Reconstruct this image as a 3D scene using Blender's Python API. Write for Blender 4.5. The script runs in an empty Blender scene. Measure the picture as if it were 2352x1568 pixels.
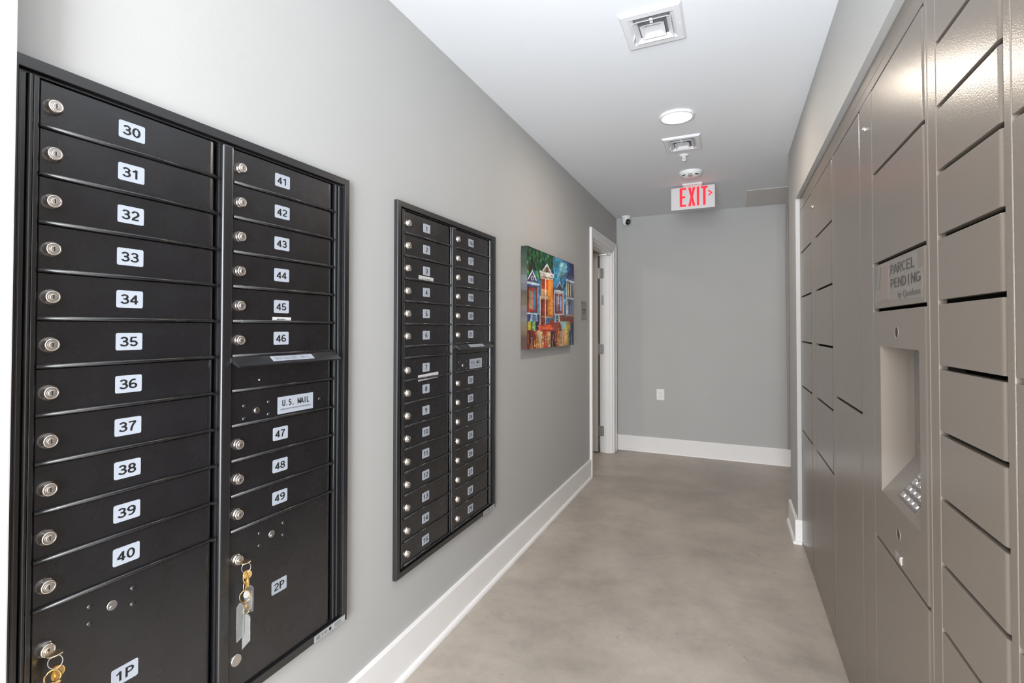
import bpy, bmesh, math, random
from mathutils import Vector, Matrix
random.seed(7)
S = bpy.context.scene
COL = S.collection
PI = math.pi

# ------------------------------------------------------------------ camera, world, light
cam_d = bpy.data.cameras.new('camera'); cam = bpy.data.objects.new('camera', cam_d); COL.objects.link(cam)
S.camera = cam
FPX, YAW, PIT, ROL = 1140.0, 0.42961, 0.01603, 0.001356
fw = Vector((-math.sin(YAW)*math.cos(PIT), math.cos(YAW)*math.cos(PIT), math.sin(PIT)))
r0 = Vector((math.cos(YAW), math.sin(YAW), 0)); u0 = r0.cross(fw)
rr = r0*math.cos(ROL)+u0*math.sin(ROL); uu = -r0*math.sin(ROL)+u0*math.cos(ROL)
cam.matrix_world = Matrix(((rr.x,uu.x,-fw.x,1.1733),(rr.y,uu.y,-fw.y,0),(rr.z,uu.z,-fw.z,1.3523),(0,0,0,1)))
cam_d.sensor_fit = 'HORIZONTAL'; cam_d.sensor_width = 36; cam_d.lens = FPX/2352*36
cam_d.shift_x = 19.509/2352; cam_d.shift_y = -48.53/2352
cam_d.clip_start = .02

VS = S.view_settings
VS.view_transform = 'Standard'; VS.look = 'None'; VS.gamma = 1; VS.use_curve_mapping = False
VS.exposure = 1.14

W = bpy.data.worlds.new('world'); S.world = W; W.use_nodes = True
bg = W.node_tree.nodes['Background']; bg.inputs[0].default_value = (.86,.93,1,1); bg.inputs[1].default_value = .5

def area(name, loc, target, sx, sy, power, col=(1,1,1), spread=PI):
    l = bpy.data.lights.new(name, 'AREA'); l.shape = 'RECTANGLE'; l.size = sx; l.size_y = sy; l.energy = power; l.color = col; l.spread = spread
    o = bpy.data.objects.new(name, l); COL.objects.link(o); o.location = loc
    o.rotation_euler = (Vector(target)-Vector(loc)).to_track_quat('-Z','Y').to_euler(); return o
# area light added behind the camera, standing in for a flash
area('flash_fill', (.98,-1.6,1.3), (.62,1,1.10), 1.0, 2.2, 88, (.92,.96,1.0))
area('bounce_fill', (.95,-.9,1.3), (1.0,1.5,2.6), .4, .4, 4.3, (.80,.90,1.0), .95)  # added bounce-flash fill aimed at the ceiling, no such fixture here
# unseen lamps: a fill added over the camera, one in the side passage
def disc(name, loc, r, power, col):
    l = bpy.data.lights.new(name, 'AREA'); l.shape = 'DISK'; l.size = r*2; l.energy = power; l.color = col
    o = bpy.data.objects.new(name, l); COL.objects.link(o); o.location = loc; return o
disc('overhead_fill', (.9,-.45,2.57), .09, 2, (1,.93,.84))
disc('passage_downlight', (2.4,4.85,2.57), .09, 2.5, (1,.93,.84))
disc('store_room_light', (-1.3,4.3,2.55), .09, 6, (1,.93,.86))

# ------------------------------------------------------------------ materials
def mat(name, col, rough=.5, metal=0, spec=.5, noise=0, nscale=8, bump=0, bscale=300, emit=None, estr=0, trans=0, ior=1.45, coat=0, ncol=None, rnoise=0, nd=4, bdist=.001):
    m = bpy.data.materials.new(name); m.use_nodes = True; nt = m.node_tree; n = nt.nodes; L = nt.links; b = n['Principled BSDF']
    b.inputs['Base Color'].default_value = (*col,1); b.inputs['Roughness'].default_value = rough; b.inputs['Metallic'].default_value = metal
    b.inputs['Specular IOR Level'].default_value = spec; b.inputs['IOR'].default_value = ior
    b.inputs['Transmission Weight'].default_value = trans; b.inputs['Coat Weight'].default_value = coat
    if emit: b.inputs['Emission Color'].default_value = (*emit,1); b.inputs['Emission Strength'].default_value = estr
    if noise or bump or rnoise: tc = n.new('ShaderNodeTexCoord')
    if noise:
        t = n.new('ShaderNodeTexNoise'); t.inputs['Scale'].default_value = nscale; t.inputs['Detail'].default_value = nd; L.new(tc.outputs['Object'], t.inputs['Vector'])
        r = n.new('ShaderNodeValToRGB'); r.color_ramp.elements[0].position = .35; r.color_ramp.elements[1].position = .68
        c2 = ncol or tuple(c*(1-noise) for c in col)
        r.color_ramp.elements[0].color = (*c2,1); r.color_ramp.elements[1].color = (*col,1)
        L.new(t.outputs['Fac'], r.inputs['Fac']); L.new(r.outputs['Color'], b.inputs['Base Color'])
    if rnoise:
        t3 = n.new('ShaderNodeTexNoise'); t3.inputs['Scale'].default_value = 14; t3.inputs['Detail'].default_value = 5; L.new(tc.outputs['Object'], t3.inputs['Vector'])
        mr = n.new('ShaderNodeMapRange'); mr.inputs['To Min'].default_value = rough-rnoise; mr.inputs['To Max'].default_value = rough+rnoise
        L.new(t3.outputs['Fac'], mr.inputs['Value']); L.new(mr.outputs[0], b.inputs['Roughness'])
    if bump:
        t2 = n.new('ShaderNodeTexNoise'); t2.inputs['Scale'].default_value = bscale; t2.inputs['Detail'].default_value = 2; L.new(tc.outputs['Object'], t2.inputs['Vector'])
        bp = n.new('ShaderNodeBump'); bp.inputs['Strength'].default_value = bump; bp.inputs['Distance'].default_value = bdist
        L.new(t2.outputs['Fac'], bp.inputs['Height']); L.new(bp.outputs[0], b.inputs['Normal'])
    return m
M = {}
M['wall'] = mat('grey wall paint', (.455,.45,.44), .6, spec=.3, bump=.15, bscale=220, noise=.02, nscale=3)
M['ceil'] = mat('ceiling paint', (.78,.79,.81), .8, spec=.2, bump=.1, bscale=200)
M['trim'] = mat('white trim paint', (.83,.81,.80), .35, spec=.4, noise=.02, nscale=6)
M['panel'] = mat('warm grey panel paint', (.66,.64,.62), .6, spec=.3)
M['brown'] = mat('brown strip', (.33,.30,.28), .5)
M['black'] = mat('black powder coat', (.0085,.0085,.011), .27, spec=.5, ior=1.85, bump=.12, bscale=900, bdist=.0004, rnoise=.07, noise=.3, nscale=9)
M['blackframe'] = mat('black anodised frame', (.010,.010,.0115), .27, spec=.5, ior=1.85, bump=.08, bscale=1200, bdist=.0003)
M['dark'] = mat('dark recess', (.006,.006,.006), .7)
M['nickel'] = mat('nickel plated lock', (.86,.78,.72), .22, metal=1)
M['nickel2'] = mat('brushed lock plug', (.72,.68,.64), .38, metal=1)
M['steel'] = mat('steel', (.62,.61,.60), .3, metal=1)
M['satin'] = mat('satin nickel hinge', (.42,.41,.40), .42, metal=1)
M['plate'] = mat('silver white label', (.39,.42,.475), .4)
M['ink'] = mat('black ink', (.012,.012,.013), .5)
M['greyink'] = mat('grey ink', (.22,.22,.23), .5)
M['paper'] = mat('white paper strip', (.58,.58,.58), .6)
M['silversticker'] = mat('silver sticker', (.45,.46,.46), .4, noise=.25, nscale=60)
M['brass'] = mat('brass', (.85,.58,.22), .25, metal=1)
M['keybrass'] = mat('pale brass key', (.84,.68,.47), .3, metal=1)
M['acrylic'] = mat('clear acrylic', (.96,.97,.97), .06, trans=.92, ior=1.45)
M['whitecard'] = mat('white card', (.55,.55,.55), .5)
M['locker'] = mat('taupe gloss paint', (.172,.145,.12), .25, spec=.42, bump=.42, bscale=330, bdist=.0006)
M['lockdark'] = mat('locker gap', (.03,.026,.022), .5)
M['clearplate'] = mat('frosted sticker', (.192,.166,.147), .25)
M['peach'] = mat('peach mark', (.222,.168,.142), .3)
M['slash'] = mat('pale green mark', (.185,.178,.160), .3)
M['brownink'] = mat('dark brown ink', (.055,.048,.043), .4)
M['brownink2'] = mat('mid brown ink', (.10,.085,.075), .4)
M['screen'] = mat('screen glass', (.015,.015,.017), .1)
M['key'] = mat('keypad key', (.28,.26,.25), .35)
M['keypad'] = mat('keypad plate', (.23,.21,.20), .3, metal=.6)
M['white'] = mat('white plastic', (.78,.78,.77), .4)
M['signface'] = mat('exit sign housing', (.60,.585,.585), .45)
M['vent'] = mat('white enamel vent', (.74,.735,.75), .35)
M['duct'] = mat('duct interior', (.16,.16,.16), .6)
M['chrome'] = mat('chrome', (.8,.8,.8), .12, metal=1)
M['lens'] = mat('clear lens', (.9,.92,.92), .08, trans=.8)
M['blackgloss'] = mat('black gloss lens', (.01,.01,.012), .12)
M['red'] = mat('red lit letters', (.7,.008,.02), .5, emit=(1,.004,.02), estr=.42)
M['sign'] = mat('grey room sign', (.27,.255,.24), .5)
M['signtext'] = mat('dark sign text', (.09,.085,.08), .5)
M['door'] = mat('painted door', (.62,.59,.575), .4, noise=.02, nscale=5)
M['dooredgeshade'] = mat('shaded door edge', (.22,.215,.21), .5)  # darker than the leaf: shade on its hinge edge put into the colour
M['glow'] = mat('downlight diffuser', (1,1,1), .5, emit=(1,.93,.84), estr=2.5)
M['roomwall'] = mat('store room wall', (.30,.24,.18), .7)
# floor: polished concrete, clouds and small flecks
def floor_mat():
    m = bpy.data.materials.new('polished concrete'); m.use_nodes = True; nt = m.node_tree; n = nt.nodes; L = nt.links; b = n['Principled BSDF']
    tc = n.new('ShaderNodeTexCoord')
    def noise(sc, det, ro=.6, dist=0):
        t = n.new('ShaderNodeTexNoise'); t.inputs['Scale'].default_value = sc; t.inputs['Detail'].default_value = det; t.inputs['Roughness'].default_value = ro; t.inputs['Distortion'].default_value = dist
        L.new(tc.outputs['Object'], t.inputs['Vector']); return t
    def ramp(fac, a, ca, bb, cb):
        r = n.new('ShaderNodeValToRGB'); r.color_ramp.elements[0].position = a; r.color_ramp.elements[1].position = bb
        r.color_ramp.elements[0].color = (*ca,1); r.color_ramp.elements[1].color = (*cb,1); L.new(fac, r.inputs['Fac']); return r
    def mix(kind, f, a, c):
        x = n.new('ShaderNodeMixRGB'); x.blend_type = kind
        if isinstance(f, float): x.inputs[0].default_value = f
        else: L.new(f, x.inputs[0])
        L.new(a, x.inputs[1]); L.new(c, x.inputs[2]); return x
    c1 = ramp(noise(1.5,7,.6,.15).outputs['Fac'], .30, (.35,.305,.262), .68, (.50,.442,.382))
    c2 = ramp(noise(5,9,.72,.1).outputs['Fac'], .34, (.74,.745,.77), .60, (1,1,1))
    x = mix('MULTIPLY', .75, c1.outputs[0], c2.outputs[0])
    c3 = ramp(noise(30,5,.62,.2).outputs['Fac'], .66, (1,1,1), .72, (.55,.52,.50))
    x = mix('MULTIPLY', .7, x.outputs[0], c3.outputs[0])
    L.new(x.outputs[0], b.inputs['Base Color'])
    rr_ = ramp(noise(5,5).outputs['Fac'], .3, (.30,.30,.30), .7, (.46,.46,.46)); L.new(rr_.outputs[0], b.inputs['Roughness'])
    b.inputs['Specular IOR Level'].default_value = .28
    bp = n.new('ShaderNodeBump'); bp.inputs['Strength'].default_value = .05; bp.inputs['Distance'].default_value = .002
    L.new(noise(60,3).outputs['Fac'], bp.inputs['Height']); L.new(bp.outputs[0], b.inputs['Normal'])
    return m
M['floor'] = floor_mat()
def paint_mat():
    m = bpy.data.materials.new('painted canvas'); m.use_nodes = True; nt = m.node_tree; b = nt.nodes['Principled BSDF']
    a = nt.nodes.new('ShaderNodeAttribute'); a.attribute_name = 'paint'; nt.links.new(a.outputs['Color'], b.inputs['Base Color'])
    b.inputs['Roughness'].default_value = .45; b.inputs['Specular IOR Level'].default_value = .3
    return m
M['paint'] = paint_mat()

# ------------------------------------------------------------------ mesh builder
class MB:
    def __init__(s): s.v = []; s.f = []; s.m = []; s.sm = []
    def add(s, vs, fs, mi=0, smooth=False):
        o = len(s.v); s.v += [tuple(p) for p in vs]; s.f += [tuple(i+o for i in f) for f in fs]; s.m += [mi]*len(fs); s.sm += [smooth]*len(fs); return s
    def box(s, x0, x1, y0, y1, z0, z1, mi=0):
        x0,x1 = sorted((x0,x1)); y0,y1 = sorted((y0,y1)); z0,z1 = sorted((z0,z1))
        return s.add([(x0,y0,z0),(x1,y0,z0),(x1,y1,z0),(x0,y1,z0),(x0,y0,z1),(x1,y0,z1),(x1,y1,z1),(x0,y1,z1)],
                     [(0,3,2,1),(4,5,6,7),(0,1,5,4),(1,2,6,5),(2,3,7,6),(3,0,4,7)], mi)
    def bm(s, b, mi=0, smooth=False):
        b.verts.index_update(); s.add([v.co for v in b.verts], [[v.index for v in f.verts] for f in b.faces], mi, smooth); b.free(); return s
    def rbox(s, x0, x1, y0, y1, z0, z1, r=.002, seg=2, mi=0):
        t = MB().box(x0,x1,y0,y1,z0,z1); return s.bevel(t, r, seg, mi)
    def bevel(s, t, r, seg=2, mi=0, ang=.6):
        b = bmesh.new(); vs = [b.verts.new(p) for p in t.v]
        for f in t.f:
            try: b.faces.new([vs[i] for i in f])
            except ValueError: pass
        bmesh.ops.recalc_face_normals(b, faces=b.faces)
        es = [e for e in b.edges if len(e.link_faces) == 2 and e.calc_face_angle(0) > ang]
        bmesh.ops.bevel(b, geom=es, offset=r, segments=seg, profile=.5, affect='EDGES', clamp_overlap=True)
        return s.bm(b, mi)
    def lathe(s, prof, o, axis='x', n=24, mi=0, smooth=True):
        o = Vector(o); ax = {'x':(Vector((1,0,0)),Vector((0,1,0)),Vector((0,0,1))),'y':(Vector((0,1,0)),Vector((0,0,1)),Vector((1,0,0))),'z':(Vector((0,0,1)),Vector((1,0,0)),Vector((0,1,0)))}[axis] if isinstance(axis,str) else axis
        vs = []; fs = []
        for r,h in prof:
            for k in range(n):
                a = 2*PI*k/n; vs.append(o+ax[0]*h+(ax[1]*math.cos(a)+ax[2]*math.sin(a))*r)
        P = len(prof)
        for i in range(P-1):
            for k in range(n):
                fs.append((i*n+k, i*n+(k+1)%n, (i+1)*n+(k+1)%n, (i+1)*n+k))
        s.add(vs, fs, mi, smooth)
        s.add([vs[k] for k in range(n)], [tuple(range(n))[::-1]], mi); s.add([vs[(P-1)*n+k] for k in range(n)], [tuple(range(n))], mi)
        return s
    def tube(s, pts, r, n=8, closed=False, mi=0):
        pts = [Vector(p) for p in pts]; vs = []; fs = []; N = len(pts); up = Vector((.123,.456,.88)).normalized()
        for i,p in enumerate(pts):
            if closed: d = (pts[(i+1)%N]-pts[i-1])
            else: d = pts[min(i+1,N-1)]-pts[max(i-1,0)]
            d.normalize(); a = d.cross(up); 
            if a.length < .05: a = d.cross(Vector((1,0,0)))
            a.normalize(); c = d.cross(a)
            for k in range(n):
                t = 2*PI*k/n; vs.append(p+(a*math.cos(t)+c*math.sin(t))*r)
        for i in range(N if closed else N-1):
            j = (i+1)%N
            for k in range(n): fs.append((i*n+k, i*n+(k+1)%n, j*n+(k+1)%n, j*n+k))
        s.add(vs, fs, mi, True)
        if not closed: s.add(vs[:n], [tuple(range(n))], mi); s.add(vs[-n:], [tuple(range(n))], mi)
        return s
    def ring(s, c, R, r, nrm, n=28, m=7, sq=1, mi=0):
        nrm = Vector(nrm).normalized(); a = nrm.orthogonal().normalized()
        if abs(nrm.z) < .98: a = nrm.cross(Vector((0,0,1))).normalized()
        b = nrm.cross(a); c = Vector(c)
        return s.tube([c+a*R*math.cos(2*PI*k/n)+b*R*sq*math.sin(2*PI*k/n) for k in range(n)], r, m, True, mi)
    def prism(s, poly, fr, h, mi=0):
        # poly 2D (a,b); fr = (origin, A, B, N); extruded by h along N
        o,A,B,N = [Vector(q) for q in fr]; n = len(poly)
        vs = [o+A*a+B*b for a,b in poly]+[o+A*a+B*b+N*h for a,b in poly]
        fs = [tuple(range(n))[::-1], tuple(range(n,2*n))]+[(i,(i+1)%n,n+(i+1)%n,n+i) for i in range(n)]
        return s.add(vs, fs, mi)
    def build(s, name, ms, parent=None, loc=None):
        me = bpy.data.meshes.new(name); me.from_pydata([tuple(p) for p in s.v], [], s.f)
        ms = ms if isinstance(ms,(list,tuple)) else [ms]
        for q in ms: me.materials.append(M[q] if isinstance(q,str) else q)
        me.polygons.foreach_set('material_index', s.m); me.polygons.foreach_set('use_smooth', s.sm)
        b = bmesh.new(); b.from_mesh(me); bmesh.ops.recalc_face_normals(b, faces=b.faces); b.to_mesh(me); b.free()
        o = bpy.data.objects.new(name, me); COL.objects.link(o)
        if parent: o.parent = parent
        if loc: o.location = loc
        return o
def rrect(w, h, r, n=4, cx=0, cy=0):
    p = []
    for sx,sy,a0 in ((1,1,0),(-1,1,PI/2),(-1,-1,PI),(1,-1,1.5*PI)):
        for k in range(n+1):
            a = a0+PI/2*k/n; p.append((cx+sx*(w/2-r)+r*math.cos(a), cy+sy*(h/2-r)+r*math.sin(a)))
    return p
_tc = {}
def text2d(t, bold=0.0, spacing=1.0):
    """outline of a word as flat triangles, normalised to cap height 1, centred"""
    k = (t,bold,spacing)
    if k not in _tc:
        cu = bpy.data.curves.new('txt','FONT'); cu.body = t; cu.size = 1; cu.offset = bold; cu.space_character = spacing; cu.resolution_u = 4; cu.fill_mode = 'FRONT'
        o = bpy.data.objects.new('txt', cu); COL.objects.link(o); dg = bpy.context.evaluated_depsgraph_get(); me = bpy.data.meshes.new_from_object(o.evaluated_get(dg))
        vs = [(v.co.x,v.co.y) for v in me.vertices]; fs = [tuple(p.vertices) for p in me.polygons]
        bpy.data.objects.remove(o); bpy.data.curves.remove(cu); bpy.data.meshes.remove(me)
        _tc[k] = (vs,fs)
    return _tc[k]
def put_text(mb, t, fr, w=None, h=None, mi=0, bold=0.0, left=False, spacing=1.0):
    """word laid in frame (origin,A,B), scaled to width w and/or height h"""
    vs,fs = text2d(t,bold,spacing); o,A,B = [Vector(q) for q in fr]
    xs = [v[0] for v in vs]; ys = [v[1] for v in vs]; x0,x1,y0,y1 = min(xs),max(xs),min(ys),max(ys)
    sy = (h/(y1-y0)) if h else w/(x1-x0); sx = (w/(x1-x0)) if w else sy
    cx = x0 if left else (x0+x1)/2; cy = (y0+y1)/2
    mb.add([o+A*((x-cx)*sx)+B*((y-cy)*sy) for x,y in vs], fs, mi)
def _arc(cx,cy,rx,ry,a0,a1,n=14): return [(cx+rx*math.cos(math.radians(a0+(a1-a0)*k/n)), cy+ry*math.sin(math.radians(a0+(a1-a0)*k/n))) for k in range(n+1)]
_six = [_arc(.30,.30,.205,.215,180,540,24), _arc(.345,.47,.25,.445,62,180,12)+[(.095,.32)]]
GL = {'0':[_arc(.30,.5,.20,.415,90,450,28)], '1':[[(.10,.70),(.22,.77),(.35,.915)],[(.335,.915),(.335,0)]],
 '2':[_arc(.30,.665,.20,.25,165,-25,12)+[(.40,.44),(.22,.27),(.125,.085)],[(.07,.08),(.535,.08)]],
 '3':[_arc(.285,.715,.185,.20,160,-90,12)+[(.21,.515)],[(.21,.515)]+_arc(.29,.295,.215,.22,90,-163,14)],
 '4':[[(.405,0),(.405,.93)],[(.42,.90),(.07,.285)],[(.05,.27),(.56,.27)]],
 '5':[[(.50,.915),(.155,.915),(.115,.47)],[(.115,.47)]+_arc(.30,.30,.205,.225,128,-160,14)],
 '6':_six, '7':[[(.06,.915),(.52,.915)],[(.50,.90),(.33,.60),(.245,.30),(.22,0)]],
 '8':[_arc(.30,.715,.17,.20,90,450,22),_arc(.30,.29,.205,.215,90,450,22)], '9':[[(.60-x,1-y) for x,y in p] for p in _six],
 'A':[[(.02,0),(.30,.93)],[(.30,.93),(.58,0)],[(.12,.27),(.48,.27)]],'C':[_arc(.33,.5,.235,.415,48,312,18)],'D':[[(.13,0),(.13,1)],[(.13,.92),(.24,.92)]+_arc(.26,.5,.255,.42,90,-90,14)+[(.13,.08)]],
 'E':[[(.13,0),(.13,1)],[(.13,.92),(.52,.92)],[(.13,.52),(.47,.52)],[(.13,.08),(.53,.08)]],'G':[_arc(.32,.5,.235,.415,48,318,18),[(.54,.12),(.54,.47)],[(.36,.45),(.58,.45)]],'I':[[(.30,0),(.30,1)]],
 'L':[[(.14,0),(.14,1)],[(.14,.08),(.52,.08)]],'M':[[(.06,0),(.06,1)],[(.06,.92),(.30,.12)],[(.30,.12),(.54,.92)],[(.54,0),(.54,1)]],'N':[[(.10,0),(.10,1)],[(.10,.93),(.50,.07)],[(.50,0),(.50,1)]],
 'O':[_arc(.30,.5,.24,.415,90,450,28)],'R':[[(.12,0),(.12,1)],[(.12,.92),(.32,.92)]+_arc(.32,.70,.20,.22,90,-90,12)+[(.12,.48)],[(.30,.48),(.53,0)]],
 'S':[_arc(.30,.71,.19,.205,35,270,14)+_arc(.30,.29,.205,.215,90,-150,14)],'T':[[(.30,0),(.30,.92)],[(.04,.92),(.56,.92)]],'U':[[(.10,1),(.10,.30)]+_arc(.30,.28,.20,.20,180,360,14)+[(.50,1)]],'.':[[(.22,.07),(.38,.07)]],' ':[],
 'P':[[(.13,0),(.13,1)],[(.13,.92),(.33,.92)]+_arc(.33,.685,.205,.235,90,-90,12)+[(.13,.45)]]}
def put_digits(mb, t, fr, h, w, mi, sw=.155):
    o,A,B = [Vector(q) for q in fr]; adv = .60; k = w/(adv*len(t)); x0 = -adv*len(t)/2; Nn = A.cross(B).normalized(); lift = 0
    for i,ch in enumerate(t):
        for line in GL[ch]:
            n = len(line); vs = []; lift += 1
            for j,(x,y) in enumerate(line):
                p = line[max(j-1,0)]; q = line[min(j+1,n-1)]
                if n > 20 and math.dist(line[0],line[-1]) < 1e-4: p = line[j-1] if j else line[-2]; q = line[j+1] if j < n-1 else line[1]
                dx,dy = q[0]-p[0],q[1]-p[1]; l = math.hypot(dx,dy) or 1; nx,ny = -dy/l*sw/2,dx/l*sw/2
                for s_ in (1,-1): vs.append(o+A*((x0+i*adv+x+s_*nx*.95)*k)+B*((y-.5+s_*ny)*h)+Nn*(lift%4*3e-5))
            mb.add(vs, [(2*j,2*j+1,2*j+3,2*j+2) for j in range(n-1)], mi)
def thing(name, label, cat, loc=(0,0,0), group=None):
    o = bpy.data.objects.new(name, None); COL.objects.link(o); o.location = loc; o.empty_display_size = .05; o['label'] = label; o['category'] = cat
    if group: o['group'] = group
    return o
def tag(o, label, cat, group=None):
    o['label'] = label; o['category'] = cat
    if group: o['group'] = group
    return o
def struct(mb, name, ms, parent=None, label=None):
    o = mb.build(name, ms, parent)
    if not parent: o['kind'] = 'structure'
    if label: o['label'] = label
    return o
YV,ZV,XV = (0,1,0),(0,0,1),(1,0,0)
# ------------------------------------------------------------------ the shell
HC, YB, XL, XW, ZS = 2.597, 5.6375, 1.5735, 1.5515, 2.176     # ceiling, back wall, locker face, right wall, niche soffit
YF = -2.6
MBX = {'near': .4177, 'far': 1.5516}; MW, MH, MZ = .870, 1.4527, .3934
DY0, DY1, DZ = 4.508, 5.42, 2.195
struct(MB().box(-2.2,3.6,YF-.2,YB+.2,-.12,0), 'floor', 'floor')
struct(MB().box(-2.2,3.6,YF-.2,YB+.2,HC,HC+.12), 'ceiling', 'ceil')
wl = MB(); T = -.13
ys = [YF]
for k in ('near','far'):
    a = MBX[k]+.012; b = MBX[k]+MW-.012
    wl.box(T,0,ys[-1],a,0,HC); wl.box(T,0,a,b,0,MZ+.012); wl.box(T,0,a,b,MZ+MH-.012,HC); wl.box(T,-.10,a,b,MZ+.012,MZ+MH-.012); ys.append(b)
wl.box(T,0,ys[-1],DY0,0,HC); wl.box(T,0,DY0,DY1,DZ,HC); wl.box(T,0,DY1,YB,0,HC)
struct(wl, 'wall_left', 'wall')
struct(MB().box(-.13,3.6,YB,YB+.12,0,HC), 'wall_back', 'wall')
wr = MB(); YN, YC = 3.636, 4.038
wr.box(XW,3.5,YN,YC,0,HC); wr.box(XW,2.25,.40,YN,ZS,HC); wr.box(2.15,2.25,.40,YN,0,ZS); wr.box(XW,2.25,YF,.40,0,HC)
struct(wr, 'wall_right', 'wall')
struct(MB().box(-.13,2.25,YF-.12,YF,0,HC), 'wall_front', 'wall')
struct(MB().box(3.5,3.6,YN,YB,0,HC), 'wall_passage', 'wall')
# cased opening beside the camera, white end of it seen at the left edge of the photo
struct(MB().rbox(.0,.06,-.35,.4215,0,HC,.003), 'trim_1', 'trim')
# filler board over the lockers and the brown strip in the corner of the back wall
struct(MB().rbox(XL+.0005,XL+.03,.42,YN,2.1265,ZS,.001), 'trim_2', 'locker')
struct(MB().rbox(1.675,1.697,YB-.016,YB,.165,HC,.003), 'trim_3', 'brown')
# store room behind the open door
rm = MB(); rm.box(-2.2,-2.1,3.2,YB+.6,0,HC); rm.box(-2.1,T,YB+.5,YB+.6,0,HC); rm.box(-2.1,T,3.2,3.3,0,HC)
struct(rm, 'wall_store', 'roomwall')
struct(MB().box(-2.2,T,YB+.2,YB+.6,-.12,0).box(-2.2,T,YB+.2,YB+.6,HC,HC+.12), 'floor_store', 'floor')

def bb_profile(h=.165):
    q = [(0,0),(.0305,0)]
    for k in range(1,6):
        a = PI/2*k/5; q.append((.016+.0145*math.cos(a), .020*math.sin(a)))
    return q+[(.016,h-.006),(.013,h),(0,h)]
def bb(mb, p, q, nrm, h=.165):
    p = Vector(p); q = Vector(q); d = (q-p); L = d.length; d.normalize()
    mb.prism(bb_profile(h), (p, nrm, (0,0,1), d), L)
m = MB(); bb(m,(0,.4215,0),(0,DY0-.063,0),(1,0,0)); struct(m,'baseboard_left','trim')
m = MB(); bb(m,(0,YB,0),(3.4,YB,0),(0,-1,0)); struct(m,'baseboard_back','trim')
m = MB(); bb(m,(XW,YN-.0005,0),(XW,YC,0),(-1,0,0),.15); m.rbox(XW-.016,XL+.001,YN-.012,YN,0,.15,.002); m.rbox(XW-.0295,XL-.001,YN-.026,YN-.012,0,.02,.004); struct(m,'baseboard_right','trim')
m = MB(); m.rbox(XW-.001,XL+.004,YN-.004,YN,.15,ZS,.001); struct(m,'trim_4','wall')

# ------------------------------------------------------------------ open door in the left wall
d = bpy.data.objects.new('door_1', None); COL.objects.link(d); d.location = (0,DY1,0); d['kind'] = 'structure'
def rel(mb, o): mb.v = [(p[0]-o[0],p[1]-o[1],p[2]-o[2]) for p in mb.v]; return mb
O = (0,DY1,0)
f = MB()
for (a,b,z0,z1) in ((DY0-.063,DY0,0,DZ+.088),(DY1,DY1+.115,0,DZ+.088)): f.rbox(0,.017,a,b,z0,z1,.003); f.rbox(.0165,.023,(a if a<DY0 else b-.03),(a+.02 if a<DY0 else b),z0,z1,.003)
f.rbox(0,.0165,DY0+.0005,DY1-.0005,DZ,DZ+.0875,.003); f.rbox(.016,.0225,DY0-.042,DY1+.084,DZ+.06,DZ+.088,.003)
rel(f,O).build('casing','trim',d)
j = MB(); j.box(T-.005,.0,DY1-.02,DY1+.0,0,DZ); j.box(T-.005,0,DY0,DY0+.02,0,DZ); j.box(T-.005,0,DY0,DY1,DZ-.02,DZ)
j.rbox(-.075,-.03,DY1-.034,DY1-.02,0,DZ-.02,.002); j.rbox(-.075,-.03,DY0+.02,DY0+.034,0,DZ-.02,.002); j.rbox(-.075,-.03,DY0+.034,DY1-.034,DZ-.034,DZ-.02,.002)
rel(j,O).build('jamb','trim',d)
lf = MB(); lf.rbox(-1.0,-.150,DY1-.062,DY1-.018,.012,DZ-.025,.002); lf.box(-.1505,-.1475,DY1-.061,DY1-.019,.014,DZ-.027,1)
lo = rel(lf,O).build('door_leaf',['door','dooredgeshade'],d)
h0 = None
for k,z in enumerate((1.957,1.124,.232)):
    h = MB(); h.rbox(-.145,-.092,DY1-.0235,DY1-.0195,z-.055,z+.055,.001); h.rbox(-.148,-.1445,DY1-.060,DY1-.022,z-.055,z+.055,.001)
    h.lathe([(.008,-.056),(.008,.056)], (-.147,DY1-.030,z), 'z', 12); h.lathe([(.0095,.056),(.0095,.06),(.004,.064)], (-.147,DY1-.030,z), 'z', 12); h.lathe([(.004,-.064),(.0095,-.06),(.0095,-.056)], (-.147,DY1-.030,z), 'z', 12)
    for zz in (-.038,-.013,.013,.038): h.lathe([(.0045,0),(.0045,.001),(.002,.0016)], (-.115+(.018 if abs(zz)<.02 else 0),DY1-.0235,z+zz), (Vector((0,-1,0)),Vector((1,0,0)),Vector((0,0,1))), 10, 1)
    rel(h,O).build('hinge',['steel' if k==0 else 'satin','dark'],d)
s = MB(); s.rbox(-.116,-.092,DY1-.0225,DY1-.0198,1.61,1.715,.001); rel(s,O).build('strike_plate','satin',d)
s = MB(); s.tube([(-.34,DY1-.085,2.135),(-.20,DY1-.10,2.148),(-.035,DY1-.06,2.158)],.007,8); s.rbox(-.05,-.012,DY1-.075,DY1-.036,2.146,2.176,.003); s.rbox(-.60,-.30,DY1-.105,DY1-.062,2.09,2.145,.004)
rel(s,O).build('door_closer','steel',d)
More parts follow.
